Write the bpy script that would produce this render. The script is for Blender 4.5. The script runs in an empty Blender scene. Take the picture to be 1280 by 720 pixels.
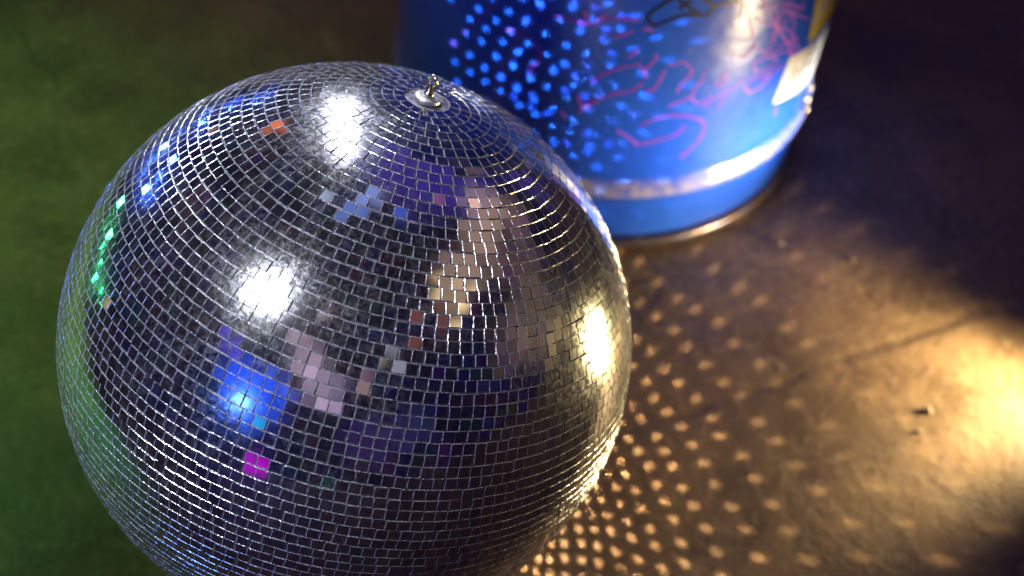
import bpy, bmesh, math, random
import numpy as np
from mathutils import Vector, Matrix, Quaternion

random.seed(7)
rng = np.random.default_rng(11)
sc = bpy.context.scene
col = sc.collection
PI = math.pi
R = math.radians

BALL_R = 0.25
BALL_C = Vector((0.0, 0.0, BALL_R))
BALL_AXIS = Vector((0.304, 0.197, 0.932)).normalized()
DRUM = (0.3947, 0.5941)
DRUM_R = 0.2908
CAM = Vector((0.0, -0.5964, 1.0036))
CR, CU, CF = Vector((0.9823, -0.1815, 0.0461)), Vector((0.1071, 0.7465, 0.6567)), Vector((0.1536, 0.6401, -0.7528))
FPX = 1300.0

# ------------------------------------------------------------------ helpers
def tag(o, label=None, cat=None, group=None, kind=None):
    if label: o['label'] = label
    if cat: o['category'] = cat
    if group: o['group'] = group
    if kind: o['kind'] = kind
    return o

def empty(name, loc):
    o = bpy.data.objects.new(name, None)
    o.location = loc
    o.empty_display_size = 0.05
    col.objects.link(o)
    return o

def mesh_obj(name, verts, faces, mats, parent=None, smooth=False, midx=None):
    me = bpy.data.meshes.new(name)
    me.from_pydata([tuple(v) for v in verts], [], [tuple(f) for f in faces])
    for m in (mats if isinstance(mats, (list, tuple)) else [mats]):
        me.materials.append(m)
    if midx is not None:
        me.polygons.foreach_set('material_index', midx)
    if smooth:
        me.polygons.foreach_set('use_smooth', [True] * len(me.polygons))
    me.update()
    o = bpy.data.objects.new(name, me)
    col.objects.link(o)
    if parent: o.parent = parent
    return o

def bm_obj(name, bm, mat, parent=None, smooth=True):
    me = bpy.data.meshes.new(name)
    bmesh.ops.recalc_face_normals(bm, faces=bm.faces)
    bm.to_mesh(me); bm.free()
    me.materials.append(mat)
    if smooth:
        me.polygons.foreach_set('use_smooth', [True] * len(me.polygons))
    o = bpy.data.objects.new(name, me)
    col.objects.link(o)
    if parent: o.parent = parent
    return o

def lathe(name, prof, mat, parent, seg=128, closed=False):
    """prof: list of (r, z) about the local z axis"""
    n = len(prof)
    vs, fs = [], []
    for i in range(seg):
        a = 2 * PI * i / seg
        for r, z in prof:
            vs.append((r * math.cos(a), r * math.sin(a), z))
    for i in range(seg):
        j = (i + 1) % seg
        for k in range(n if closed else n - 1):
            k2 = (k + 1) % n
            fs.append((i * n + k, j * n + k, j * n + k2, i * n + k2))
    o = mesh_obj(name, vs, fs, mat, parent, True)
    return o

def tube_path(pts, rad, seg=10, closed=False):
    bm = bmesh.new()
    P = [Vector(p) for p in pts]
    rings = []
    n = len(P)
    for i, p in enumerate(P):
        a = P[(i - 1) % n] if (closed or i) else P[0]
        b = P[(i + 1) % n] if (closed or i < n - 1) else P[-1]
        t = (b - a).normalized()
        s = t.cross(Vector((0.13, 0.98, 0.15))).normalized()
        u = t.cross(s)
        rings.append([bm.verts.new(p + rad * (math.cos(2 * PI * k / seg) * s + math.sin(2 * PI * k / seg) * u)) for k in range(seg)])
    for i in range(n if closed else n - 1):
        A, B = rings[i], rings[(i + 1) % n]
        for k in range(seg):
            bm.faces.new((A[k], A[(k + 1) % seg], B[(k + 1) % seg], B[k]))
    if not closed:
        bm.faces.new(rings[0]); bm.faces.new(rings[-1])
    return bm

# ---- node helper
class NT:
    def __init__(s, name):
        s.m = bpy.data.materials.new(name); s.m.use_nodes = True
        s.t = s.m.node_tree; s.t.nodes.clear()
        s.out = s.t.nodes.new('ShaderNodeOutputMaterial')
    def n(s, typ, **kw):
        nd = s.t.nodes.new(typ)
        for k, v in kw.items():
            if k in nd.inputs.keys() if isinstance(k, str) else False:
                nd.inputs[k].default_value = v
            else:
                setattr(nd, k, v)
        return nd
    def l(s, a, b): s.t.links.new(a, b)
    def noise(s, vec, scale, detail=4, rough=0.55, dist=0.0):
        nd = s.t.nodes.new('ShaderNodeTexNoise')
        nd.inputs['Scale'].default_value = scale; nd.inputs['Detail'].default_value = detail
        nd.inputs['Roughness'].default_value = rough; nd.inputs['Distortion'].default_value = dist
        s.l(vec, nd.inputs['Vector'])
        return nd.outputs['Fac']
    def ramp(s, fac, stops, interp='LINEAR'):
        nd = s.t.nodes.new('ShaderNodeValToRGB')
        cr = nd.color_ramp; cr.interpolation = interp
        while len(cr.elements) < len(stops): cr.elements.new(0.5)
        for e, (p, c) in zip(cr.elements, stops):
            e.position = p
            e.color = (c, c, c, 1) if not isinstance(c, tuple) else (*c, 1)
        s.l(fac, nd.inputs['Fac'])
        return nd.outputs['Color']
    def mixc(s, fac, a, b, mode='MIX'):
        nd = s.t.nodes.new('ShaderNodeMix'); nd.data_type = 'RGBA'; nd.blend_type = mode
        for i, v in ((0, fac), (6, a), (7, b)):
            if hasattr(v, 'is_linked'): s.l(v, nd.inputs[i])
            else: nd.inputs[i].default_value = v if i == 0 else (*v, 1)
        return nd.outputs[2]
    def math(s, op, a, b=0.0, clamp=False):
        nd = s.t.nodes.new('ShaderNodeMath'); nd.operation = op; nd.use_clamp = clamp
        for i, v in ((0, a), (1, b)):
            if hasattr(v, 'is_linked'): s.l(v, nd.inputs[i])
            else: nd.inputs[i].default_value = v
        return nd.outputs[0]
    def bump(s, h, strength, dist):
        nd = s.t.nodes.new('ShaderNodeBump'); nd.inputs['Strength'].default_value = strength
        nd.inputs['Distance'].default_value = dist
        s.l(h, nd.inputs['Height']); return nd.outputs['Normal']
    def bsdf(s, color=(.5, .5, .5), metal=0.0, rough=0.5, normal=None, spec=0.5, coat=0.0, link=True):
        p = s.t.nodes.new('ShaderNodeBsdfPrincipled')
        for k, v in (('Base Color', color), ('Metallic', metal), ('Roughness', rough), ('Specular IOR Level', spec), ('Coat Weight', coat)):
            if hasattr(v, 'is_linked'): s.l(v, p.inputs[k])
            else: p.inputs[k].default_value = (*v, 1) if k == 'Base Color' else v
        if normal is not None: s.l(normal, p.inputs['Normal'])
        if link: s.l(p.outputs[0], s.out.inputs['Surface'])
        return p
    def pos(s): return s.t.nodes.new('ShaderNodeNewGeometry').outputs['Position']
    def obj(s): return s.t.nodes.new('ShaderNodeTexCoord').outputs['Object']

PURPLE=[[[-43.0,0.345],[-43.6,0.341],[-44.4,0.335],[-45.3,0.328],[-46.1,0.323],[-46.9,0.318],[-47.8,0.312],[-48.7,0.306],[-49.6,0.3],[-50.6,0.294],[-51.7,0.285],[-52.9,0.276],[-53.8,0.27]],[[-41.7,0.311],[-40.8,0.311],[-39.5,0.313],[-38.2,0.313],[-37.2,0.312],[-36.2,0.311],[-35.2,0.31],[-34.5,0.308],[-33.8,0.305],[-33.2,0.302],[-32.7,0.3],[-32.4,0.298],[-32.2,0.295],[-32.1,0.291],[-32.2,0.286],[-32.6,0.282],[-33.3,0.277],[-34.2,0.273],[-34.7,0.27],[-34.4,0.268],[-33.7,0.266],[-33.1,0.265]],[[-19.7,0.271],[-19.1,0.274],[-18.2,0.28],[-17.3,0.284],[-16.5,0.287],[-15.7,0.29],[-14.8,0.292],[-13.9,0.294],[-13.0,0.295],[-12.1,0.297],[-11.2,0.298],[-10.4,0.3],[-9.8,0.3]],[[-21.8,0.225],[-21.4,0.229],[-20.7,0.235],[-20.0,0.241],[-19.2,0.244],[-18.3,0.245],[-17.4,0.247],[-16.6,0.25],[-15.9,0.253],[-14.9,0.256],[-13.5,0.259],[-11.9,0.261],[-10.5,0.263],[-9.6,0.267],[-8.8,0.272],[-8.3,0.275]],[[-7.1,0.182],[-6.0,0.183],[-4.4,0.185],[-2.8,0.188],[-1.1,0.19],[0.5,0.192],[1.9,0.195],[2.8,0.199],[3.3,0.204],[3.7,0.207]],[[-7.3,0.212],[-6.5,0.215],[-5.2,0.219],[-3.8,0.222],[-2.3,0.224],[-0.7,0.225],[0.9,0.225],[2.4,0.224],[3.9,0.222],[5.2,0.219],[6.5,0.216],[7.5,0.212],[8.4,0.208],[8.9,0.203],[9.1,0.197],[9.1,0.191],[8.6,0.184],[7.9,0.177],[7.1,0.17],[6.1,0.165],[5.0,0.16],[4.2,0.157]],[[-57.9,0.255],[-56.8,0.256],[-55.1,0.256],[-53.8,0.255],[-52.8,0.252],[-51.9,0.248],[-51.4,0.245]],[[-30.1,0.347],[-29.1,0.347],[-27.7,0.348],[-26.2,0.348],[-24.8,0.347],[-23.4,0.346],[-22.2,0.346],[-21.2,0.348],[-20.3,0.352],[-19.4,0.355],[-18.4,0.356],[-17.5,0.357],[-16.4,0.358],[-15.3,0.358],[-14.1,0.358],[-13.0,0.358],[-12.3,0.358],[-11.7,0.357],[-11.3,0.357]]]
PINK=[[[-9.7,0.297],[-9.4,0.296],[-9.1,0.294],[-8.8,0.292],[-8.4,0.289],[-8.1,0.285],[-7.8,0.282]],[[-8.4,0.292],[-8.1,0.294],[-7.7,0.297],[-7.3,0.301],[-6.9,0.304],[-6.5,0.307],[-6.3,0.309],[-6.4,0.311],[-6.7,0.313],[-6.9,0.314]],[[-3.4,0.298],[-3.0,0.299],[-2.3,0.299],[-1.7,0.3],[-1.1,0.301],[-0.5,0.302],[0.1,0.302],[0.7,0.3],[1.2,0.297],[1.7,0.294],[2.1,0.291],[2.4,0.289],[2.5,0.287],[2.4,0.284],[2.2,0.282],[1.9,0.279],[1.5,0.277],[1.0,0.274],[0.6,0.271],[0.3,0.267],[0.1,0.263],[-0.1,0.26]],[[-7.4,0.263],[-7.0,0.263],[-6.5,0.263],[-6.0,0.264],[-5.6,0.267],[-5.3,0.27],[-5.0,0.274],[-4.7,0.277],[-4.5,0.281],[-4.2,0.284],[-4.1,0.287],[-4.0,0.29],[-3.9,0.292]],[[-1.3,0.239],[-0.8,0.241],[0.0,0.243],[0.8,0.244],[1.4,0.245],[2.0,0.247],[2.6,0.248],[3.3,0.25],[3.9,0.252],[4.3,0.254]],[[5.5,0.285],[5.6,0.282],[5.6,0.277],[5.6,0.273],[5.1,0.269],[4.5,0.265],[4.1,0.261],[3.8,0.257],[3.7,0.253],[3.7,0.249],[4.1,0.246],[4.6,0.243],[5.2,0.241],[5.9,0.24],[6.6,0.24],[7.3,0.24],[7.9,0.242],[8.6,0.245],[9.0,0.247]],[[8.8,0.262],[9.0,0.264],[9.4,0.267],[9.7,0.269],[10.1,0.271],[10.4,0.273],[10.7,0.275],[11.0,0.276],[11.3,0.276],[11.5,0.275],[11.7,0.272],[11.7,0.267],[11.6,0.263],[11.3,0.261],[10.8,0.258],[10.5,0.257]],[[7.6,0.232],[8.1,0.234],[8.9,0.238],[9.7,0.241],[10.5,0.244],[11.3,0.246],[12.2,0.248],[13.1,0.249],[14.0,0.249],[14.8,0.251],[15.6,0.255],[16.3,0.26],[16.8,0.264]],[[11.4,0.226],[11.6,0.229],[11.9,0.232],[12.3,0.236],[12.6,0.238],[13.0,0.24],[13.3,0.241]],[[17.6,0.249],[18.1,0.251],[18.7,0.255],[19.5,0.257],[20.6,0.258],[22.0,0.258],[23.2,0.257],[24.3,0.255],[25.2,0.251],[25.6,0.248],[25.2,0.245],[24.1,0.241],[23.0,0.239],[21.9,0.237],[20.7,0.236],[19.7,0.237],[18.8,0.24],[18.1,0.245],[17.6,0.249]],[[-12.5,0.204],[-11.8,0.201],[-10.7,0.198],[-9.7,0.194],[-8.7,0.19],[-7.7,0.185],[-7.1,0.182]],[[-16.7,0.334],[-16.0,0.335],[-15.1,0.337],[-14.2,0.338],[-13.5,0.34],[-12.8,0.343],[-12.3,0.344]],[[-12.8,0.309],[-12.5,0.311],[-12.2,0.312],[-11.8,0.314],[-11.4,0.316],[-11.0,0.317],[-10.8,0.319]],[[-10.5,0.345],[-10.3,0.346],[-10.0,0.347],[-9.7,0.348],[-9.1,0.347],[-8.4,0.345],[-7.9,0.344]],[[-20.5,0.35],[-20.3,0.351],[-19.9,0.353],[-19.6,0.355],[-19.3,0.358],[-18.9,0.36],[-18.7,0.361]],[[-22.1,0.344],[-22.3,0.346],[-22.5,0.35],[-22.6,0.353],[-22.8,0.356],[-23.0,0.359],[-23.2,0.361]],[[31.7,0.19],[31.9,0.187],[32.1,0.183],[32.3,0.18],[32.5,0.176],[32.7,0.172],[32.9,0.17]],[[-22.6,0.247],[-22.2,0.243],[-21.7,0.237],[-21.2,0.233],[-20.6,0.232],[-20.0,0.234],[-19.4,0.237],[-18.8,0.241],[-18.2,0.246],[-17.8,0.249]],[[-26.2,0.219],[-26.0,0.218],[-25.7,0.217],[-25.4,0.216],[-25.1,0.214],[-24.8,0.213],[-24.6,0.212]],[[11.3,0.378],[11.4,0.375],[11.4,0.37],[11.5,0.365],[11.5,0.36],[11.6,0.355],[11.6,0.352]],[[12.8,0.376],[12.7,0.372],[12.6,0.366],[12.9,0.358],[13.9,0.347],[15.3,0.333],[16.4,0.322]],[[16.5,0.372],[17.1,0.366],[18.1,0.356],[19.7,0.343],[22.8,0.324],[27.0,0.3],[30.5,0.281]],[[22.5,0.347],[24.6,0.341],[27.8,0.332],[30.8,0.323],[32.7,0.317],[34.1,0.312],[35.1,0.309]],[[25.4,0.358],[24.6,0.352],[23.6,0.342],[22.8,0.332],[22.5,0.322],[22.4,0.313],[22.4,0.306]],[[15.1,0.347],[16.2,0.344],[17.9,0.338],[19.9,0.332],[22.3,0.326],[25.0,0.318],[27.6,0.31],[29.7,0.3],[31.5,0.29],[32.8,0.283]],[[31.0,0.342],[29.9,0.34],[28.5,0.337],[27.1,0.334],[25.9,0.331],[24.8,0.326],[24.1,0.323]],[[18.2,0.302],[19.2,0.299],[20.8,0.293],[22.5,0.288],[24.6,0.285],[26.9,0.282],[29.1,0.278],[30.9,0.272],[32.4,0.265],[33.4,0.261]],[[20.0,0.283],[20.5,0.284],[21.3,0.285],[22.3,0.284],[23.6,0.281],[25.2,0.277],[26.1,0.272],[26.1,0.269],[25.5,0.266],[24.6,0.264],[23.3,0.264],[21.7,0.265],[20.4,0.267],[19.4,0.271],[18.6,0.276],[18.3,0.28],[18.6,0.282],[19.4,0.282],[20.0,0.283]],[[19.5,0.362],[20.1,0.357],[21.0,0.349],[21.8,0.34],[22.4,0.33],[22.9,0.319],[23.2,0.309],[23.0,0.302],[22.6,0.297],[22.2,0.293]],[[16.2,0.358],[17.6,0.359],[19.6,0.358],[21.9,0.356],[24.9,0.35],[28.4,0.34],[31.1,0.333]],[[25.1,0.344],[26.2,0.337],[27.8,0.326],[29.1,0.316],[29.3,0.308],[29.2,0.302],[29.5,0.295],[31.0,0.285],[33.2,0.275],[34.9,0.266]],[[24.9,0.291],[25.7,0.292],[26.8,0.293],[28.1,0.291],[29.7,0.284],[31.5,0.274],[32.9,0.267]],[[14.2,0.295],[14.8,0.296],[15.6,0.297],[16.4,0.299],[16.9,0.302],[17.3,0.307],[17.5,0.31]],[[22.4,0.25],[23.6,0.251],[25.3,0.253],[26.8,0.255],[27.7,0.257],[28.3,0.259],[28.6,0.26]]]
BLACK=[[[-5.1,0.386],[-6.5,0.38],[-8.5,0.372],[-9.8,0.364],[-9.7,0.358],[-8.9,0.354],[-7.9,0.351],[-7.0,0.353],[-5.9,0.356],[-4.9,0.359],[-3.8,0.361],[-2.6,0.363],[-1.5,0.364],[-0.3,0.364],[0.8,0.364],[1.7,0.364]],[[-4.4,0.386],[-3.6,0.383],[-2.4,0.378],[-1.1,0.373],[0.1,0.368],[1.4,0.363],[2.5,0.361],[3.4,0.363],[4.1,0.367],[4.2,0.372],[3.3,0.377],[1.9,0.382],[0.9,0.385]],[[4.2,0.372],[4.8,0.373],[5.6,0.374],[6.5,0.374],[7.8,0.375],[9.3,0.374],[10.3,0.374]],[[-0.9,0.385],[-1.2,0.384],[-1.6,0.381],[-2.0,0.378],[-2.5,0.376],[-2.9,0.373],[-3.2,0.371]]]
LINE = (-0.2241, 0.9746, 0.0489)
PEBBLES = [
    (0.659, -0.005, 0.0048, 'largest pebble, casting a dark shadow in the bright patch at the right', 1),
    (0.635, -0.030, 0.0028, 'small bright pebble just below the largest pebble', 2),
    (0.579, 0.283, 0.0042, 'pebble closest to the bottom rim of the blue drum', 3),
    (0.665, 0.240, 0.0036, 'small pebble on brown floor to the right of the drum', 4),
]
WORLD_BASE = (0.0040, 0.0028, 0.012)
BLOBS = [  # direction, angular radius (deg), softness, colour, strength
    ((0.735, 0.359, 0.575), 6.2, .6, (0.42, 0.27, 0.18), 0.7),
    ((0.743, 0.160, 0.650), 6.2, .6, (0.42, 0.27, 0.2), 0.7),
    ((0.657, -0.120, 0.744), 6.7, .6, (0.42, 0.28, 0.2), 0.7),
    ((0.778, -0.011, 0.628), 5.6, .6, (0.3, 0.18, 0.14), 0.45),
    ((0.630, -0.308, 0.713), 5.6, .6, (0.45, 0.3, 0.17), 0.7),
    ((0.527, -0.210, 0.824), 2.2, .35, (1, 0.62, 0.28), 1.5),
    ((0.530, -0.366, 0.764), 2.5, .35, (1.0, 0.72, 0.36), 1.6),
    ((0.655, -0.356, 0.666), 2.2, .35, (1, 0.65, 0.3), 1.4),
    ((0.723, -0.204, 0.660), 2.2, .35, (1, 0.65, 0.3), 1.3),
    ((0.625, -0.464, 0.628), 1.7, .35, (1, 0.7, 0.35), 1),
    ((0.685, 0.362, 0.632), 2.2, .35, (0.9, 0.5, 0.3), 0.8),
    ((0.906, 0.071, 0.418), 8.4, .6, (0.07, 0.04, 0.035), 1),
    ((0.958, -0.171, 0.231), 10.1, .6, (0.09, 0.06, 0.035), 0.9),
    ((0.869, -0.385, 0.310), 7.8, .6, (0.08, 0.05, 0.04), 0.8),
    ((0.392, -0.471, 0.790), 2.5, .35, (0.16, 0.045, 0.03), 1),
    ((0.349, -0.628, 0.696), 3.1, .35, (0.16, 0.045, 0.03), 1),
    ((0.530, -0.462, 0.711), 2.2, .35, (0.14, 0.05, 0.03), 1),
    ((0.989, -0.146, -0.012), 7.3, .6, (0.18, 0.13, 0.05), 1),
    ((0.968, 0.168, -0.187), 5.0, .35, (0.26, 0.2, 0.08), 1),
    ((0.836, 0.351, 0.423), 6.2, .6, (0.16, 0.09, 0.09), 0.8),
    ((-0.302, -0.656, 0.692), 5.6, .6, (0.36, 0.26, 0.33), 1),
    ((-0.235, -0.774, 0.587), 6.2, .6, (0.28, 0.2, 0.3), 1),
    ((-0.217, -0.851, 0.478), 3.6, .35, (0.3, 0.22, 0.32), 1),
    ((-0.350, -0.537, 0.768), 2.5, .35, (0.4, 0.3, 0.36), 1),
    ((-0.112, -0.424, 0.899), 2.8, .35, (0.5, 0.36, 0.3), 1),
    ((-0.186, -0.455, 0.871), 1.7, .35, (0.5, 0.36, 0.3), 1),
    ((0.031, -0.775, 0.631), 2.0, .35, (0.2, 0.12, 0.14), 1),
    ((-0.020, -0.839, 0.544), 1.7, .35, (0.3, 0.18, 0.16), 1),
    ((0.214, -0.660, 0.720), 2.2, .35, (0.2, 0.2, 0.25), 1),
    ((0.249, -0.712, 0.657), 2.0, .35, (0.3, 0.3, 0.38), 1),
    ((0.164, -0.727, 0.667), 1.4, .35, (0.9, 0.75, 0.5), 1),
    ((-0.011, -0.545, 0.839), 1.7, .35, (0.1, 0.06, 0.05), 1),
    ((0.445, 0.550, 0.707), 17.4, .6, (0.03, 0.016, 0.19), 1),
    ((0.612, 0.759, 0.224), 10.1, .6, (0.024, 0.015, 0.14), 0.8),
    ((0.765, 0.628, 0.141), 7.3, .6, (0.02, 0.015, 0.1), 0.8),
    ((0.456, 0.873, 0.171), 8.4, .6, (0.02, 0.015, 0.12), 0.8),
    ((0.205, 0.302, 0.931), 3.6, .35, (0.25, 0.35, 0.8), 0.9),
    ((0.063, 0.199, 0.978), 3.6, .35, (0.15, 0.25, 0.7), 0.8),
    ((-0.082, 0.354, 0.931), 2.5, .35, (0.6, 0.75, 1.0), 0.9),
    ((0.336, 0.198, 0.921), 3.1, .35, (0.03, 0.08, 0.4), 1),
    ((0.535, 0.321, 0.781), 1.4, .35, (0.3, 0.08, 0.05), 1),
    ((-0.682, -0.556, 0.475), 7.3, .6, (0.01, 0.08, 0.95), 1),
    ((-0.576, -0.694, 0.433), 7.3, .6, (0.01, 0.07, 0.8), 0.9),
    ((-0.708, -0.296, 0.641), 2.2, .35, (0.06, 0.05, 0.5), 1),
    ((-0.696, -0.387, 0.604), 2.2, .35, (0.06, 0.05, 0.5), 1),
    ((-0.435, -0.740, 0.513), 2.8, .35, (0.08, 0.1, 0.5), 1),
    ((-0.604, -0.743, 0.289), 1.4, .35, (0, 0.35, 0.35), 1),
    ((-0.613, -0.790, 0.006), 3.1, .35, (0.5, 0, 0.6), 1),
    ((-0.629, -0.774, -0.080), 2.2, .35, (0.9, 0, 0.9), 1),
    ((-0.651, -0.719, 0.243), 3.4, .35, (0.01, 0.05, 0.4), 1),
    ((-0.494, -0.647, 0.580), 2.8, .35, (0.05, 0.1, 0.6), 0.8),
    ((-0.602, -0.793, 0.091), 2.0, .35, (0.2, 0, 0.3), 1),
    ((-0.246, -0.969, -0.023), 2.0, .35, (0, 0.03, 0.015), 1),
    ((0.009, -0.972, 0.237), 8.4, .6, (0.02, 0.01, 0.05), 1),
    ((0.254, -0.933, 0.255), 6.7, .6, (0.015, 0.01, 0.06), 1),
    ((-0.989, 0.144, -0.046), 2.0, .35, (0.04, 0.15, 0.25), 1),
    ((-0.929, 0.359, -0.094), 1.7, .35, (0.9, 0.6, 0.25), 1),
    ((-0.964, 0.248, -0.093), 1.7, .35, (0.15, 0, 0.08), 1),
    ((-0.227, 0.837, 0.498), 2.0, .35, (0.9, 0.2, 0.06), 1),
    ((-0.430, 0.886, 0.175), 1.7, .35, (0.3, 0.15, 0.07), 1),
    ((-0.661, 0.544, 0.517), 3.9, .35, (0.035, 0.015, 0.025), 1),
    ((-0.387, 0.895, -0.222), 5.0, .35, (0.02, 0.08, 0.85), 0.8),
    ((-0.343, 0.930, -0.130), 4.5, .35, (0.02, 0.08, 0.85), 0.8),
    ((-0.228, 0.966, -0.122), 4.5, .35, (0.02, 0.08, 0.85), 0.8),
    ((-0.516, 0.839, -0.172), 4.5, .35, (0.02, 0.08, 0.85), 0.8),
    ((-0.602, 0.773, -0.201), 3.9, .35, (0.02, 0.1, 0.75), 0.6),
    ((-0.106, 0.930, -0.353), 3.4, .35, (0.02, 0.08, 0.8), 0.6),
]

FOCUS = 0.755
FSTOP = 2.8
Y_POS = Vector((0.90, -0.036, 0.05))
L1_POS = BALL_C + Vector((0.05, 0.729, 0.682)) * 1.7
L2_POS = Vector((-0.054, -0.117, 0.464)) + Vector((-0.482, -0.214, 0.85)) * 1.7
B_POS = Vector((-0.08, -0.17, 0.415)) + Vector((-0.68, -0.635, 0.37)) * 2.2
GREEN_POS = Vector((-.19,.02,.42)) + Vector((-.78,.62,.10)) * 1.6
def LAMPS():
    spot('floor_lamp', Y_POS, (0.0, 0.22, 0.05), 40, (1.0, .74, .36), 90, .75, .05)
    spot('gold_glow_fill', Y_POS + Vector((.05, .05, .03)), (0.08, -0.03, 0.30), 190, (1.0, .80, .34), 24, .6, .10)  # added beside the floor lamp to widen its gold glow on the ball
    bar('drum_fill_bar', (1.08, 0.12, 0.075), (.60, .41, .15), 0.62, (.84, .86, .95), .05, .34, 20, (0.25, 1, 0))  # added light bar, only there to brighten the drum
    up = Vector((0, -.68, .73))
    for k in (-1.5, -.5, .5, 1.5):
        spot('back_lamp', L1_POS + up * .24 * k, BALL_C + Vector((-.02, 0, .07)), 66, (.86, .89, 1.0), 13.5, .6, .035)
    spot('side_lamp', L2_POS, BALL_C + Vector((-.03, 0, 0)), 270, (.88, .92, 1.0), 16, .4, .040)
    spot('blue_lamp', B_POS, BALL_C + Vector((-.02, -.04, -.03)), 150, (.07, .20, 1.0), 8.6, .5, .05)
    rr = random.Random(5)
    for k in range(20):
        az = R(-11 - 2.0 * k); d = 1.9 + .2 * rr.random()
        spot('rim_blue_glint', (d * math.sin(az), d * math.cos(az), rr.uniform(.16, .75)), (0, 0, .36), 3.2, (.03, .14, 1.0), 14, .4, .013)  # added row of tiny lamps that stipples the ball's rim blue
    for k in range(13):
        az = R(-44 - 2.1 * k); d = 1.9 + .2 * rr.random()
        spot('rim_green_glint', (d * math.sin(az), d * math.cos(az), rr.uniform(.06, .30)), (-.1, 0, .35), 0.8, (.04, 1.0, .30), 14, .4, .016)  # more tiny added lamps, for green glints on the left rim
    spot('green_lamp', (-1.9, 1.0, 1.5), (-0.86, 0.55, 0), 135, (.33, 1.0, .20), 45, 1.0, .12)
    spot('teal_rim_fill', (-1.7, 0.0, 1.2), (-.86, .0, 0), 44, (.06, 1.0, .42), 30, 1.0, .1)  # added out of view so the left rim mirrors a teal floor
    spot('violet_drum_fill', (-.9, -.1, 1.5), (.25, .38, .36), 7, (.42, .10, 1.0), 18, .8, .05)  # weak added spot that tints the drum's left side violet
    spot('room_lamp', (-.8, 2.9, 2.4), (0.04, 1.05, 0), 40, (1.0, .70, .42), 22, 1.0, .2)
def BEAMS():
    left = lambda P, t: math.atan2(P.x - DRUM[0], DRUM[1] - P.y) > -1.0
    tile_beams('tile_beam_warm', Y_POS, (1.0, .72, .40), 0.0013, 2.5, 'floor', .0086, lambda P, t: P.x > -.05)
    tile_beams('tile_beam_white', L1_POS, (.50, .92, .92), 0.00060, 2.0, 'drum', .0070, left)
    tile_beams('tile_beam_violet', L1_POS + Vector((.62, .1, .12)), (.62, .62, 1.0), 0.00040, 2.0, 'drum', .0066, lambda P, t: P.z > .16 and -.8 < math.atan2(P.x - DRUM[0], DRUM[1] - P.y) < .1 and rng.random() < .38)

# ------------------------------------------------------------------ materials
def mat_mirror():
    t = NT('mirror_glass')
    g = t.t.nodes.new('ShaderNodeNewGeometry')
    rnd = g.outputs['Random Per Island']
    pos = t.obj()
    smudge = t.noise(pos, 26, 5, 0.6, 0.8)
    fine = t.noise(pos, 210, 4, 0.65, 1.2)
    dirt = t.math('MULTIPLY', t.ramp(smudge, [(0.38, 0.0), (0.7, 1.0)]), t.ramp(fine, [(0.42, 0.0), (0.66, 1.0)]))
    r1 = t.ramp(rnd, [(0.0, 0.55), (0.5, 0.75), (1.0, 0.92)])
    tint = t.mixc(r1, (0.45, 0.45, 0.50), (0.93, 0.94, 0.97))
    a = t.bsdf(tint, 1.0, 0.018, link=False)
    # thin film of dust and finger grease: a wide, weak lobe round every lamp
    off = t.t.nodes.new('ShaderNodeVectorMath'); off.operation = 'SUBTRACT'
    t.l(pos, off.inputs[0]); off.inputs[1].default_value = BALL_C
    rnd_n = t.t.nodes.new('ShaderNodeVectorMath'); rnd_n.operation = 'NORMALIZE'; t.l(off.outputs[0], rnd_n.inputs[0])
    b = t.bsdf((0.85, 0.85, 0.88), 1.0, t.math('ADD', t.math('MULTIPLY', fine, 0.16), 0.11), rnd_n.outputs[0], link=False)
    c = t.bsdf((0.5, 0.5, 0.5), 0.0, 0.6, link=False)
    m1 = t.t.nodes.new('ShaderNodeMixShader')
    fac = t.math('ADD', t.math('MULTIPLY', dirt, 0.42), 0.075)
    t.l(fac, m1.inputs[0]); t.l(a.outputs[0], m1.inputs[1]); t.l(b.outputs[0], m1.inputs[2])
    m2 = t.t.nodes.new('ShaderNodeMixShader')
    t.l(t.math('ADD', t.math('MULTIPLY', dirt, 0.045), 0.003), m2.inputs[0])
    t.l(m1.outputs[0], m2.inputs[1]); t.l(c.outputs[0], m2.inputs[2])
    t.l(m2.outputs[0], t.out.inputs['Surface'])
    return t.m

def mat_edge():
    t = NT('cut_glass_edge')
    n = t.noise(t.obj(), 420, 3)
    g = t.ramp(t.noise(t.obj(), 900, 2, 0.7), [(0.4, 0.0), (0.62, 1.0)])
    t.bsdf(t.mixc(g, (0.12, 0.12, 0.16), (0.88, 0.89, 0.96)), 0.7, t.math('ADD', t.math('MULTIPLY', n, 0.34), 0.04), t.bump(n, 0.6, 0.0008))
    return t.m

def mat_backing():
    t = NT('silver_backing')
    n = t.ramp(t.noise(t.obj(), 160, 4, 0.7), [(0.35, 0.0), (0.65, 1.0)])
    t.bsdf(t.mixc(n, (0.012, 0.010, 0.018), (0.20, 0.19, 0.24)), 0.35, 0.42)
    return t.m

def mat_metal(name, c, rough, metal=1.0):
    t = NT(name)
    n = t.noise(t.obj(), 180, 4)
    t.bsdf(t.mixc(n, tuple(v * 0.75 for v in c), c), metal, t.math('ADD', t.math('MULTIPLY', n, 0.15), rough - 0.07))
    return t.m

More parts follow.
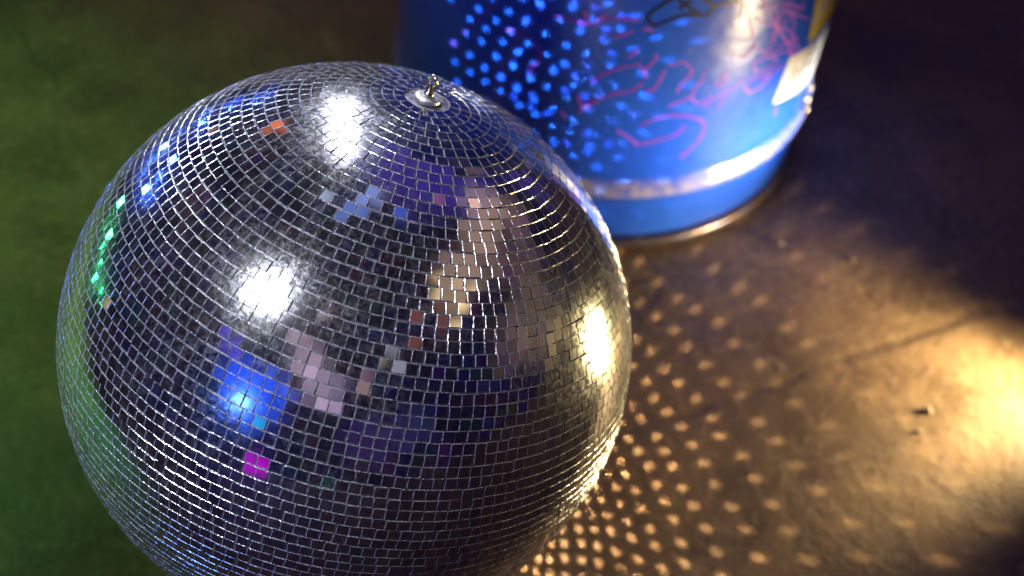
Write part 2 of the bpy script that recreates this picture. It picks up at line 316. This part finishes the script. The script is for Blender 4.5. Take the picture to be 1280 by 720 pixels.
def mat_paint():
    t = NT('blue_drum_paint')
    pos = t.obj()
    n1 = t.noise(pos, 6, 4); n2 = t.noise(pos, 60, 5, 0.65)
    base = t.mixc(t.ramp(n1, [(0.3, 0.0), (0.75, 1.0)]), (0.014, 0.095, 0.88), (0.020, 0.14, 0.96))
    scuff = t.ramp(t.noise(pos, 38, 6, 0.7, 0.6), [(0.66, 0.0), (0.76, 1.0)])
    base = t.mixc(t.math('MULTIPLY', scuff, 0.35), base, (0.20, 0.30, 0.60))
    chip = t.ramp(t.noise(pos, 55, 6, 0.75, 1.0), [(0.30, 1.0), (0.335, 0.0)])
    base = t.mixc(chip, base, (0.07, 0.05, 0.06))
    map_ = t.t.nodes.new('ShaderNodeMapping'); map_.inputs['Scale'].default_value = (1, 1, 14)
    map_.inputs['Rotation'].default_value = (0.5, 0.3, 0.2); t.l(pos, map_.inputs['Vector'])
    scr = t.ramp(t.noise(map_.outputs[0], 22, 5, 0.7, 0.3), [(0.62, 0.0), (0.68, 1.0)])
    base = t.mixc(t.math('MULTIPLY', scr, 0.3), base, (0.16, 0.22, 0.55))
    # the raised bead is mixed paler in patches, the foot is grimy and rusty
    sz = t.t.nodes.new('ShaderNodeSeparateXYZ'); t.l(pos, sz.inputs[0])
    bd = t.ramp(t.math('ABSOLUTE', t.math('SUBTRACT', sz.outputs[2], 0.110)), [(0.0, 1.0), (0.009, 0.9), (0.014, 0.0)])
    bead_tone = t.math('MULTIPLY', bd, t.ramp(n2, [(0.36, 0.15), (0.60, 0.85)]))
    base = t.mixc(bead_tone, base, (0.46, 0.42, 0.56))
    ft = t.ramp(t.math('ADD', sz.outputs[2], t.math('MULTIPLY', n2, 0.035)), [(0.030, 1.0), (0.046, 0.0)])
    base = t.mixc(t.math('MULTIPLY', ft, 0.7), base, (0.14, 0.08, 0.05))
    n3 = t.noise(pos, 16, 3, 0.5)
    h = t.math('ADD', t.math('ADD', t.math('MULTIPLY', n1, 1.3), t.math('MULTIPLY', n3, 0.35)), t.math('SUBTRACT', t.math('MULTIPLY', n2, 0.06), t.math('MULTIPLY', chip, 0.05)))
    p = t.bsdf(base, 0.0, t.math('ADD', t.math('MULTIPLY', n2, 0.16), 0.24), t.bump(h, 0.35, 0.01), coat=0.6)
    p.inputs['Coat Roughness'].default_value = 0.11
    return t.m

def mat_chime():
    t = NT('worn_rim_metal')
    pos = t.obj()
    n = t.noise(pos, 30, 5, 0.65)
    c = t.mixc(t.ramp(n, [(0.35, 0.0), (0.6, 1.0)]), (0.17, 0.11, 0.08), (0.12, 0.13, 0.24))
    t.bsdf(c, 0.75, t.math('ADD', t.math('MULTIPLY', n, 0.2), 0.22), t.bump(n, 0.3, 0.003))
    return t.m

def mat_flat(name, c, rough=0.6):
    t = NT(name)
    n = t.noise(t.obj(), 90, 4)
    t.bsdf(t.mixc(n, tuple(v * 0.82 for v in c), c), 0.0, rough)
    return t.m

def mat_floor():
    t = NT('dusty_concrete')
    pos = t.pos()
    big = t.noise(pos, 2.3, 5, 0.6, 0.5)
    mid = t.noise(pos, 9.5, 6, 0.62, 0.4)
    fin = t.noise(pos, 70, 5, 0.7)
    grit = t.noise(pos, 330, 3, 0.7)
    c = t.mixc(t.ramp(big, [(0.3, 0.0), (0.7, 1.0)]), (0.15, 0.092, 0.048), (0.28, 0.18, 0.095))
    c = t.mixc(t.math('MULTIPLY', t.ramp(mid, [(0.40, 1.0), (0.56, 0.0)]), 0.6), c, (0.085, 0.058, 0.034))
    c = t.mixc(t.math('MULTIPLY', t.ramp(fin, [(0.5, 0.0), (0.68, 1.0)]), 0.5), c, (0.38, 0.28, 0.17))
    stain = t.ramp(t.noise(pos, 3.4, 4, 0.55, 0.8), [(0.50, 0.0), (0.64, 1.0)])
    c = t.mixc(t.math('MULTIPLY', stain, 0.5), c, (0.085, 0.056, 0.032))
    pore = t.ramp(t.noise(pos, 120, 4, 0.7, 0.5), [(0.32, 1.0), (0.40, 0.0)])
    c = t.mixc(t.math('MULTIPLY', pore, 0.65), c, (0.05, 0.033, 0.02))
    spk = t.ramp(grit, [(0.62, 0.0), (0.70, 1.0)])
    c = t.mixc(t.math('MULTIPLY', spk, 0.4), c, (0.45, 0.36, 0.25))
    # cracks: thin lines along cell borders of a warped voronoi
    wv = t.t.nodes.new('ShaderNodeVectorMath'); wv.operation = 'ADD'
    ns = t.t.nodes.new('ShaderNodeTexNoise'); ns.inputs['Scale'].default_value = 5.0; ns.inputs['Detail'].default_value = 5
    t.l(pos, ns.inputs['Vector'])
    sc_ = t.t.nodes.new('ShaderNodeVectorMath'); sc_.operation = 'SCALE'; sc_.inputs['Scale'].default_value = 0.16
    t.l(ns.outputs['Color'], sc_.inputs[0]); t.l(pos, wv.inputs[0]); t.l(sc_.outputs[0], wv.inputs[1])
    vo = t.t.nodes.new('ShaderNodeTexVoronoi'); vo.feature = 'DISTANCE_TO_EDGE'; vo.inputs['Scale'].default_value = 2.1
    t.l(wv.outputs[0], vo.inputs['Vector'])
    crack = t.ramp(vo.outputs['Distance'], [(0.0, 1.0), (0.006, 0.7), (0.014, 0.0)])
    gate = t.ramp(t.noise(pos, 3.1, 2), [(0.53, 0.0), (0.62, 0.8)])
    crack = t.math('MULTIPLY', crack, gate)
    # the long straight joint running towards the lamp
    sx = t.t.nodes.new('ShaderNodeSeparateXYZ'); t.l(pos, sx.inputs[0])
    dl = t.math('ABSOLUTE', t.math('ADD', t.math('ADD', t.math('MULTIPLY', sx.outputs[0], LINE[0]), t.math('MULTIPLY', sx.outputs[1], LINE[1])), t.math('ADD', t.math('MULTIPLY', t.noise(pos, 14, 3), 0.02), LINE[2] - 0.01)))
    joint = t.math('MULTIPLY', t.ramp(dl, [(0.0, 0.75), (0.004, 0.5), (0.012, 0.0)]), t.ramp(t.noise(pos, 7, 3), [(0.36, 0.15), (0.5, 1.0)]))
    crack = t.math('MAXIMUM', crack, joint)
    c = t.mixc(t.math('MULTIPLY', crack, 0.5), c, (0.05, 0.035, 0.025))
    h = t.math('ADD', t.math('MULTIPLY', mid, 0.55), t.math('ADD', t.math('MULTIPLY', fin, 0.25), t.math('MULTIPLY', grit, 0.09)))
    h = t.math('SUBTRACT', h, t.math('MULTIPLY', crack, 0.25))
    rough = t.ramp(mid, [(0.35, 0.42), (0.65, 0.75)])
    t.bsdf(c, 0.0, rough, t.bump(h, 0.55, 0.012), spec=0.4)
    return t.m

M_MIRROR, M_EDGE, M_BACK = mat_mirror(), mat_edge(), mat_backing()
M_STEEL = mat_metal('brushed_steel', (0.50, 0.49, 0.51), 0.36, 0.8)
M_BRASS = mat_metal('bright_ring_metal', (0.85, 0.74, 0.58), 0.14)
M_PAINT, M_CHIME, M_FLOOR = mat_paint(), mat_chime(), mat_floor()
M_PINK = mat_flat('pink_marker_ink', (0.50, 0.13, 1.0), 0.45)
M_PURPLE = mat_flat('purple_marker_ink', (0.42, 0.07, 0.85), 0.45)
M_BLACK = mat_flat('black_marker_ink', (0.008, 0.008, 0.012), 0.4)
M_WHITE = mat_flat('white_label_paper', (0.86, 0.82, 0.68), 0.5)
M_YELLOW = mat_flat('yellow_label_ink', (0.80, 0.72, 0.03), 0.5)
M_PRINT = mat_flat('dark_label_print', (0.30, 0.22, 0.10), 0.5)
M_STONE = mat_flat('dusty_pebble', (0.34, 0.27, 0.18), 0.7)
M_AMBER = mat_metal('yellow_zinc', (0.86, 0.66, 0.34), 0.30, 0.7)

# ------------------------------------------------------------------ floor
def build_floor():
    vs, fs = [], []
    xs = sorted(set([-9, -5, -3, -2] + [round(-1.2 + 0.1 * i, 2) for i in range(34)] + [3, 5, 9]))
    ys = sorted(set([-9, -5, -3, -2] + [round(-1.2 + 0.1 * i, 2) for i in range(34)] + [3, 5, 9]))
    for y in ys:
        for x in xs: vs.append((x, y, 0.0))
    W = len(xs)
    for j in range(len(ys) - 1):
        for i in range(W - 1):
            fs.append((j * W + i, j * W + i + 1, (j + 1) * W + i + 1, (j + 1) * W + i))
    o = mesh_obj('floor', vs, fs, M_FLOOR)
    tag(o, kind='structure')
build_floor()

# ------------------------------------------------------------------ mirror ball
ball = empty('mirror_ball', (0, 0, 0))
tag(ball, 'large mirror ball covered in small square mirror tiles, lying on the dusty floor', 'disco ball')
AX = BALL_AXIS
T0 = (Vector((0, 0, 1)).cross(AX)).normalized()
T1 = AX.cross(T0).normalized()
core_r = BALL_R - 0.0012
# round body under the tiles
bm = bmesh.new()
bmesh.ops.create_uvsphere(bm, u_segments=128, v_segments=64, radius=core_r)
rotm = Matrix((T0, T1, AX)).transposed().to_4x4()
bmesh.ops.transform(bm, matrix=Matrix.Translation(BALL_C) @ rotm, verts=bm.verts)
bm_obj('backing_sphere', bm, M_BACK, ball)

PITCH = 0.00925
TS = 0.00882
NROWS = int(round(PI * BALL_R / 0.00905))
dth = PI / NROWS
tiles = []          # (centre, normal) for the reflected beams below
verts, faces, midx = [], [], []
for i in range(NROWS):
    th = (i + 0.5) * dth
    if math.sin(th) * BALL_R < 0.0165: continue
    r = BALL_R * math.sin(th)
    n = int(2 * PI * r / PITCH)
    ph0 = rng.random() * 2 * PI
    rowtilt = rng.normal(0, 0.004)
    w_fill = 2 * PI * r / n
    for j in range(n):
        ph = ph0 + 2 * PI * (j + rng.normal(0, 0.025)) / n
        tht = th + rng.normal(0, 0.0010)
        s_, c_ = math.sin(tht), math.cos(tht)
        nd = (T0 * math.cos(ph) + T1 * math.sin(ph)) * s_ + AX * c_
        e1 = (-T0 * math.sin(ph) + T1 * math.cos(ph))
        e2 = nd.cross(e1)
        ja, jb = rng.normal(0, 0.0030), rng.normal(0, 0.0028) + rowtilt
        if rng.random() < 0.06: ja *= 2.5; jb *= 2.5
        nn = (nd + e1 * ja + e2 * jb).normalized()
        rz = rng.normal(0, 0.026)
        f1 = (e1 * math.cos(rz) + e2 * math.sin(rz)); f1 = (f1 - nn * f1.dot(nn)).normalized()
        f2 = nn.cross(f1)
        top = BALL_C + nd * (BALL_R + 0.0001 + rng.normal(0, 0.00008))
        h1 = TS / 2 * (1 + rng.normal(0, 0.015)); h2 = (TS - 0.0002) / 2 * (1 + rng.normal(0, 0.01)); ch = 0.00029
        b0 = len(verts)
        for (sx, sy) in ((-1, -1), (1, -1), (1, 1), (-1, 1)):
            verts.append(top + f1 * sx * (h1 - ch) + f2 * sy * (h2 - ch))
        for (sx, sy) in ((-1, -1), (1, -1), (1, 1), (-1, 1)):
            verts.append(top + f1 * sx * h1 + f2 * sy * h2 - nn * ch * 0.9)
        for (sx, sy) in ((-1, -1), (1, -1), (1, 1), (-1, 1)):
            verts.append(top + f1 * sx * h1 + f2 * sy * h2 - nn * 0.0018)
        faces.append((b0, b0 + 1, b0 + 2, b0 + 3)); midx.append(0)
        for k in range(4):
            k2 = (k + 1) % 4
            faces.append((b0 + 4 + k, b0 + 4 + k2, b0 + k2, b0 + k)); midx.append(1)
            faces.append((b0 + 8 + k, b0 + 8 + k2, b0 + 4 + k2, b0 + 4 + k)); midx.append(1)
        tiles.append((top, nn))
mesh_obj('mirror_tiles', verts, faces, [M_MIRROR, M_EDGE], ball, False, midx)
print('tiles', len(tiles), 'rows', NROWS)

# mount at the pole: washer plate, collar, pin with an eye ring
def pole_xf(o, off=0.0):
    o.matrix_local = Matrix.Translation(BALL_C + AX * (BALL_R + off)) @ rotm
    return o
cap = lathe('mount_plate', [(0.0, 0.0030), (0.007, 0.0029), (0.0100, 0.0026), (0.0107, 0.0018), (0.0107, -0.0025), (0.0, -0.0025)], M_STEEL, ball, 64)
pole_xf(cap)
pin = lathe('hanging_pin', [(0.0, 0.0), (0.0042, 0.0), (0.0042, 0.003), (0.0026, 0.0040), (0.0026, 0.0100), (0.0, 0.0105)], M_BRASS, ball, 32)
pole_xf(pin, 0.0028)
ring_pts = [(0.0040 * math.cos(a), 0.0, 0.0040 * math.sin(a)) for a in [2 * PI * k / 28 for k in range(28)]]
bm = tube_path(ring_pts, 0.0013, 10, True)
ring = bm_obj('eye_ring', bm, M_BRASS, ball)
pole_xf(ring, 0.0160)

# ------------------------------------------------------------------ drum
drum = empty('steel_drum', (DRUM[0], DRUM[1], 0))
tag(drum, 'tall blue painted steel drum scribbled with pink marker, standing behind the mirror ball', 'oil drum')
H = 0.88
prof = [(DRUM_R - 0.010, 0.018), (DRUM_R - 0.002, 0.022)]
def bead(z0, hgt, amp):
    return [(DRUM_R + amp * 0.5 * (1 - math.cos(2 * PI * k / 14)), z0 - hgt / 2 + hgt * k / 14) for k in range(15)]
z = 0.03
prof += [(DRUM_R, 0.03)]
prof += bead(0.106, 0.044, 0.0085)
prof += [(DRUM_R, 0.2), (DRUM_R, 0.35)]
prof += bead(0.47, 0.05, 0.010) + [(DRUM_R, 0.6)] + bead(0.72, 0.03, 0.006)
prof += [(DRUM_R, H - 0.03), (DRUM_R - 0.004, H - 0.018)]
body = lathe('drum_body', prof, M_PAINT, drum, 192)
lathe('lid', [(0.0, H - 0.02), (DRUM_R - 0.02, H - 0.02), (DRUM_R - 0.006, H - 0.016)], M_PAINT, drum, 128)
def chime(z0, z1):
    zc = (z0 + z1) / 2; hh = (z1 - z0) / 2
    return lathe('rim', [(DRUM_R + 0.001 + 0.0065 * math.cos(a), zc + hh * math.sin(a)) for a in [2 * PI * k / 16 for k in range(16)]], M_CHIME, drum, 192, True)
chime(0.001, 0.020); chime(H - 0.018, H + 0.002)

def on_drum(phi, z, off):
    a = R(phi)
    bump_ = 0.0
    if abs(z - 0.106) < 0.022: bump_ = 0.0085 * 0.5 * (1 + math.cos(2 * PI * (z - 0.106) / 0.044))
    r = DRUM_R + off + bump_
    return Vector((r * math.sin(a), -r * math.cos(a), z))

def strokes(name, lines, mat, width, off, label=None):
    for ln in lines:
        if len(ln) < 2: continue
        vs, fs = [], []
        P = [np.array((R(p) * DRUM_R, z)) for p, z in ln]
        for i, p in enumerate(P):
            a = P[max(0, i - 1)]; b = P[min(len(P) - 1, i + 1)]
            d = b - a; L = np.hypot(*d) or 1.0; d = d / L; nrm = np.array((-d[1], d[0]))
            w = width * (0.75 + 0.6 * rng.random()) * (1.5 if i == len(P) - 1 else 1.0)
            for s in (-1, 1):
                q = p + nrm * s * w / 2
                for oo in (off, -0.0004):
                    vs.append(on_drum(math.degrees(q[0] / DRUM_R), q[1], oo))
        for i in range(len(P) - 1):
            k = 4 * i
            fs += [(k, k + 4, k + 6, k + 2), (k + 1, k + 5, k + 4, k), (k + 2, k + 6, k + 7, k + 3)]
        o = mesh_obj(name, vs, fs, mat, drum)
        if label: o['label'] = label
        off += 0.00003
strokes('marker_stroke', PINK, M_PINK, 0.0020, 0.0004, 'pink marker stroke')
strokes('marker_stroke', PURPLE, M_PURPLE, 0.0021, 0.0003, 'thin purple marker loop')
strokes('letter_stroke', BLACK, M_BLACK, 0.0036, 0.0006, 'bold black letter outline')

def patch(name, corners, mat, off, parent, n=12, m_under=-0.0003):
    """curved sheet on the drum wall, corners in (phi, z), with a real edge thickness"""
    vs, fs = [], []
    A, B, C_, D_ = [np.array(c, float) for c in corners]
    for j in range(n + 1):
        v = j / n
        for i in range(n + 1):
            u = i / n
            p = (A * (1 - u) + B * u) * (1 - v) + (D_ * (1 - u) + C_ * u) * v
            vs.append(on_drum(p[0], p[1], off))
    N = len(vs)
    for j in range(n + 1):
        for i in range(n + 1):
            v = vs[j * (n + 1) + i]
            vs.append(Vector((v.x, v.y, 0)).normalized() * (DRUM_R + m_under) + Vector((0, 0, v.z)))
    W = n + 1
    for j in range(n):
        for i in range(n):
            fs.append((j * W + i, j * W + i + 1, (j + 1) * W + i + 1, (j + 1) * W + i))
    edge = [i for i in range(W)] + [j * W + n for j in range(1, W)] + [n * W + i for i in range(n - 1, -1, -1)] + [j * W for j in range(n - 1, 0, -1)]
    for a, b in zip(edge, edge[1:] + edge[:1]):
        fs.append((a, b, b + N, a + N))
    return mesh_obj(name, vs, fs, mat, parent)

tagp = patch('diamond_label', [(30.4, 0.196), (55.0, 0.166), (58.0, 0.243), (31.8, 0.262)], M_WHITE, 0.0005, drum)
tagp['label'] = 'white diamond shaped paper label'
for k, (a, b) in enumerate([((34.5, 0.212), (36.0, 0.240)), ((37.2, 0.213), (38.4, 0.232)), ((41.0, 0.205), (42.0, 0.232)), ((44.5, 0.21), (45.6, 0.225)), ((49, 0.20), (50, 0.225)), ((39.2, 0.212), (40.2, 0.240)), ((43.0, 0.218), (43.8, 0.243)), ((46.8, 0.204), (47.6, 0.238)), ((34.0, 0.245), (38.0, 0.249)), ((39.5, 0.246), (46.0, 0.243))]):
    pr = patch('label_print', [(a[0], a[1]), (b[0], a[1] + 0.003), (b[0] + .4, b[1]), (a[0] + .6, b[1] - 0.002)], M_PRINT, 0.0008, tagp, 3)
yel = patch('warning_label', [(39.2, 0.266), (62.0, 0.262), (62.0, 0.42), (33.0, 0.40)], M_YELLOW, 0.0005, drum)
yel['label'] = 'yellow bordered warning label'
wh = patch('label_panel', [(39.8, 0.282), (52.0, 0.318), (52.0, 0.42), (35.3, 0.40)], M_WHITE, 0.0008, yel)
patch('label_print', [(42.0, 0.322), (45.0, 0.318), (45.0, 0.330), (42.0, 0.333)], M_PRINT, 0.0011, yel, 3)
# yellow zinc bolt heads on the far side of the wall, seen past the edge
for (ph, zz, s) in ((53.5, 0.118, 0.006), (53.0, 0.136, 0.0075), (54.0, 0.152, 0.006)):
    bm = bmesh.new()
    bmesh.ops.create_icosphere(bm, subdivisions=2, radius=s)
    p = on_drum(ph, zz, 0.002)
    bmesh.ops.transform(bm, matrix=Matrix.Translation(p) @ Matrix.Diagonal((1, 1, 1.1, 1)), verts=bm.verts)
    bm_obj('bolt_head', bm, M_AMBER, drum)

# ------------------------------------------------------------------ pebbles
def pebble(x, y, s, label, seed):
    bm = bmesh.new()
    bmesh.ops.create_icosphere(bm, subdivisions=2, radius=1.0)
    rr = random.Random(seed)
    for v in bm.verts:
        k = 1 + 0.22 * math.sin(3.1 * v.co.x + seed) * math.cos(2.7 * v.co.y + 2 * seed) + rr.uniform(-.07, .07)
        v.co *= k
    bmesh.ops.transform(bm, matrix=Matrix.Diagonal((s, s * 0.8, s * 0.62, 1)), verts=bm.verts)
    o = bm_obj('pebble', bm, M_STONE)
    o.location = (x, y, s * 0.5); o.rotation_euler = (0, 0, seed * 1.7)
    tag(o, label, 'pebble', 'loose pebbles on the floor')
for args in PEBBLES: pebble(*args)
# uncountable grit and dust crumbs
vs, fs = [], []
for k in range(2200):
    x = rng.uniform(-0.55, 1.25); y = rng.uniform(-0.3, 1.05)
    if math.hypot(x - DRUM[0], y - DRUM[1]) < DRUM_R + 0.02: continue
    s = 0.0005 + 0.0013 * rng.random() ** 3
    b = len(vs); a0 = rng.random() * 6.28
    for q in range(4):
        a = a0 + q * PI / 2
        vs.append((x + s * math.cos(a) * (0.7 + .6 * rng.random()), y + s * math.sin(a), 0.0))
    vs.append((x + s * .2, y, s * 1.1))
    for q in range(4): fs.append((b + q, b + (q + 1) % 4, b + 4))
tag(mesh_obj('grit', vs, fs, M_STONE), 'fine grit and crumbs scattered over the dusty floor', 'grit', kind='stuff')

# ------------------------------------------------------------------ lamps
def spot(name, loc, target, power, color, cone, blend, radius):
    d = bpy.data.lights.new(name, 'SPOT')
    d.energy = power; d.color = color; d.spot_size = R(cone); d.spot_blend = blend; d.shadow_soft_size = radius
    o = bpy.data.objects.new(name, d); col.objects.link(o)
    o.location = loc
    o.rotation_euler = (Vector(target) - Vector(loc)).to_track_quat('-Z', 'Y').to_euler()
    return o
def bar(name, loc, target, power, color, w_, h_, spread, up):
    d = bpy.data.lights.new(name, 'AREA')
    d.shape = 'RECTANGLE'; d.size = w_; d.size_y = h_; d.energy = power; d.color = color; d.spread = R(spread)
    o = bpy.data.objects.new(name, d); col.objects.link(o)
    zz = (Vector(loc) - Vector(target)).normalized(); xx = Vector(up).cross(zz).normalized(); yy = zz.cross(xx)
    o.matrix_world = Matrix.Translation(loc) @ Matrix((xx, yy, zz)).transposed().to_4x4()
    return o
LAMPS()

# ---- every mirror tile throws its own small beam: the reflected image of a lamp,
# carried by a tile-sized lamp lying on that tile and aimed along the mirrored ray
def in_view(P, mx=1.15):
    d = P - CAM; zz = d.dot(CF)
    if zz < 0.05: return False
    return abs(FPX * d.dot(CR) / zz) < 640 * mx and abs(FPX * d.dot(CU) / zz) < 360 * mx
def hit_ground_or_drum(O, D):
    best = None
    ox, oy = O.x - DRUM[0], O.y - DRUM[1]
    a = D.x ** 2 + D.y ** 2; b = ox * D.x + oy * D.y; c = ox * ox + oy * oy - DRUM_R ** 2
    q = b * b - a * c
    if q > 0:
        t = (-b - math.sqrt(q)) / a
        if t > 0:
            P = O + D * t
            if 0 < P.z < 0.88: best = (t, P, 'drum')
    if D.z < 0:
        t = -O.z / D.z
        if best is None or t < best[0]: best = (t, O + D * t, 'floor')
    return best
def tile_beams(name, lamp, color, power, spread, on, size, keep=None):
    datas = []
    for k in range(8):
        d = bpy.data.lights.new(name, 'AREA')
        d.shape = 'DISK'; d.size = size; d.color = color
        d.cycles.use_multiple_importance_sampling = False
        d.energy = power * math.sqrt((k + 0.5) / 8); d.spread = R(spread)
        datas.append(d)
    cnt = 0
    for (c, n) in tiles:
        ld = (lamp - c); dist = ld.length; ld.normalize()
        cs = n.dot(ld)
        if cs < 0.05: continue
        rd = (2 * cs * n - ld).normalized()
        h = hit_ground_or_drum(c + n * 0.001, rd)
        if not h or h[2] != on or not in_view(h[1]): continue
        if (h[1] - CAM).length and on == 'drum':
            nn = Vector((h[1].x - DRUM[0], h[1].y - DRUM[1], 0))
            if nn.dot(CAM - h[1]) < 0: continue
        fade = max(0.0, min(1.0, 1.12 - h[0] / .75)) if on == 'floor' else max(.3, min(1.0, 1.15 - 2.1 * (h[1].z - .08)))
        if h[0] > 1.3 or fade < .12: continue
        if keep and not keep(h[1], h[0]): continue
        o = bpy.data.objects.new(name, datas[min(7, int(8 * (cs * fade * fade if on == 'floor' else min(1, 1.25 * fade * max(cs, .42)))))]); col.objects.link(o)
        o.location = c + n * 0.0012
        o.rotation_euler = rd.to_track_quat('-Z', 'Y').to_euler()
        cnt += 1
    print(name, cnt)
BEAMS()

# ------------------------------------------------------------------ dim room around (environment), colour patches added for the ball to mirror
w = bpy.data.worlds.new('World'); sc.world = w; w.use_nodes = True
w.cycles.sampling_method = 'NONE'
nt = w.node_tree; nt.nodes.clear()
N = nt.nodes.new; L = nt.links.new
tc = N('ShaderNodeTexCoord').outputs['Generated']
ns = N('ShaderNodeTexNoise'); ns.inputs['Scale'].default_value = 13.0; ns.inputs['Detail'].default_value = 3; L(tc, ns.inputs['Vector'])
sub = N('ShaderNodeVectorMath'); sub.operation = 'SUBTRACT'; L(ns.outputs['Color'], sub.inputs[0]); sub.inputs[1].default_value = (.5, .5, .5)
scl = N('ShaderNodeVectorMath'); scl.operation = 'SCALE'; scl.inputs['Scale'].default_value = 0.20; L(sub.outputs[0], scl.inputs[0])
add = N('ShaderNodeVectorMath'); add.operation = 'ADD'; L(tc, add.inputs[0]); L(scl.outputs[0], add.inputs[1])
nrm = N('ShaderNodeVectorMath'); nrm.operation = 'NORMALIZE'; L(add.outputs[0], nrm.inputs[0])
acc = N('ShaderNodeRGB'); acc.outputs[0].default_value = (*WORLD_BASE, 1); acc = acc.outputs[0]
n2 = N('ShaderNodeTexNoise'); n2.inputs['Scale'].default_value = 7.0; n2.inputs['Detail'].default_value = 4; L(tc, n2.inputs['Vector'])
cp = N('ShaderNodeVectorMath'); cp.operation = 'SUBTRACT'; L(n2.outputs['Color'], cp.inputs[0]); cp.inputs[1].default_value = (.50, .52, .46)
cm = N('ShaderNodeVectorMath'); cm.operation = 'MAXIMUM'; L(cp.outputs[0], cm.inputs[0]); cm.inputs[1].default_value = (0, 0, 0)
ck = N('ShaderNodeVectorMath'); ck.operation = 'MULTIPLY'; L(cm.outputs[0], ck.inputs[0]); ck.inputs[1].default_value = (.065, .042, .13)
a0 = N('ShaderNodeVectorMath'); a0.operation = 'ADD'; L(acc, a0.inputs[0]); L(ck.outputs[0], a0.inputs[1]); acc = a0.outputs[0]
for (d, rad, soft, c, s) in BLOBS:
    v = Vector(d).normalized()
    dp = N('ShaderNodeVectorMath'); dp.operation = 'DOT_PRODUCT'; L(nrm.outputs[0], dp.inputs[0]); dp.inputs[1].default_value = v
    mr = N('ShaderNodeMapRange'); mr.interpolation_type = 'SMOOTHSTEP'; L(dp.outputs['Value'], mr.inputs['Value'])
    mr.inputs['From Min'].default_value = math.cos(R(rad * (1 + soft))); mr.inputs['From Max'].default_value = math.cos(R(rad * (1 - soft)))
    mx = N('ShaderNodeVectorMath'); mx.operation = 'SCALE'; mx.inputs[0].default_value = [q * s for q in c]; L(mr.outputs[0], mx.inputs['Scale'])
    ad = N('ShaderNodeVectorMath'); ad.operation = 'ADD'; L(acc, ad.inputs[0]); L(mx.outputs[0], ad.inputs[1]); acc = ad.outputs[0]
bg = N('ShaderNodeBackground'); L(acc, bg.inputs['Color']); bg.inputs['Strength'].default_value = 1.0
wo = N('ShaderNodeOutputWorld'); L(bg.outputs[0], wo.inputs['Surface'])

# ------------------------------------------------------------------ camera
cd = bpy.data.cameras.new('camera'); cam = bpy.data.objects.new('camera', cd); col.objects.link(cam)
cd.sensor_width = 36.0; cd.lens = FPX / 1280 * 36.0; cd.clip_start = 0.02; cd.clip_end = 200
rm = Matrix((CR, CU, -CF)).transposed()
cam.matrix_world = Matrix.Translation(CAM) @ rm.to_4x4()
cd.dof.use_dof = True; cd.dof.focus_distance = FOCUS; cd.dof.aperture_fstop = FSTOP
cd.dof.aperture_blades = 0
sc.camera = cam

sc.render.engine = 'CYCLES'
cy = sc.cycles
cy.use_denoising = True
try: cy.denoiser = 'OPENIMAGEDENOISE'
except Exception: pass
cy.max_bounces = 4; cy.glossy_bounces = 4; cy.diffuse_bounces = 2; cy.transmission_bounces = 0
cy.caustics_reflective = False
cy.sample_clamp_indirect = 4.0
cy.use_light_tree = True
sc.view_settings.view_transform = 'Standard'; sc.view_settings.look = 'None'
sc.view_settings.exposure = 0.0; sc.view_settings.gamma = 1.0
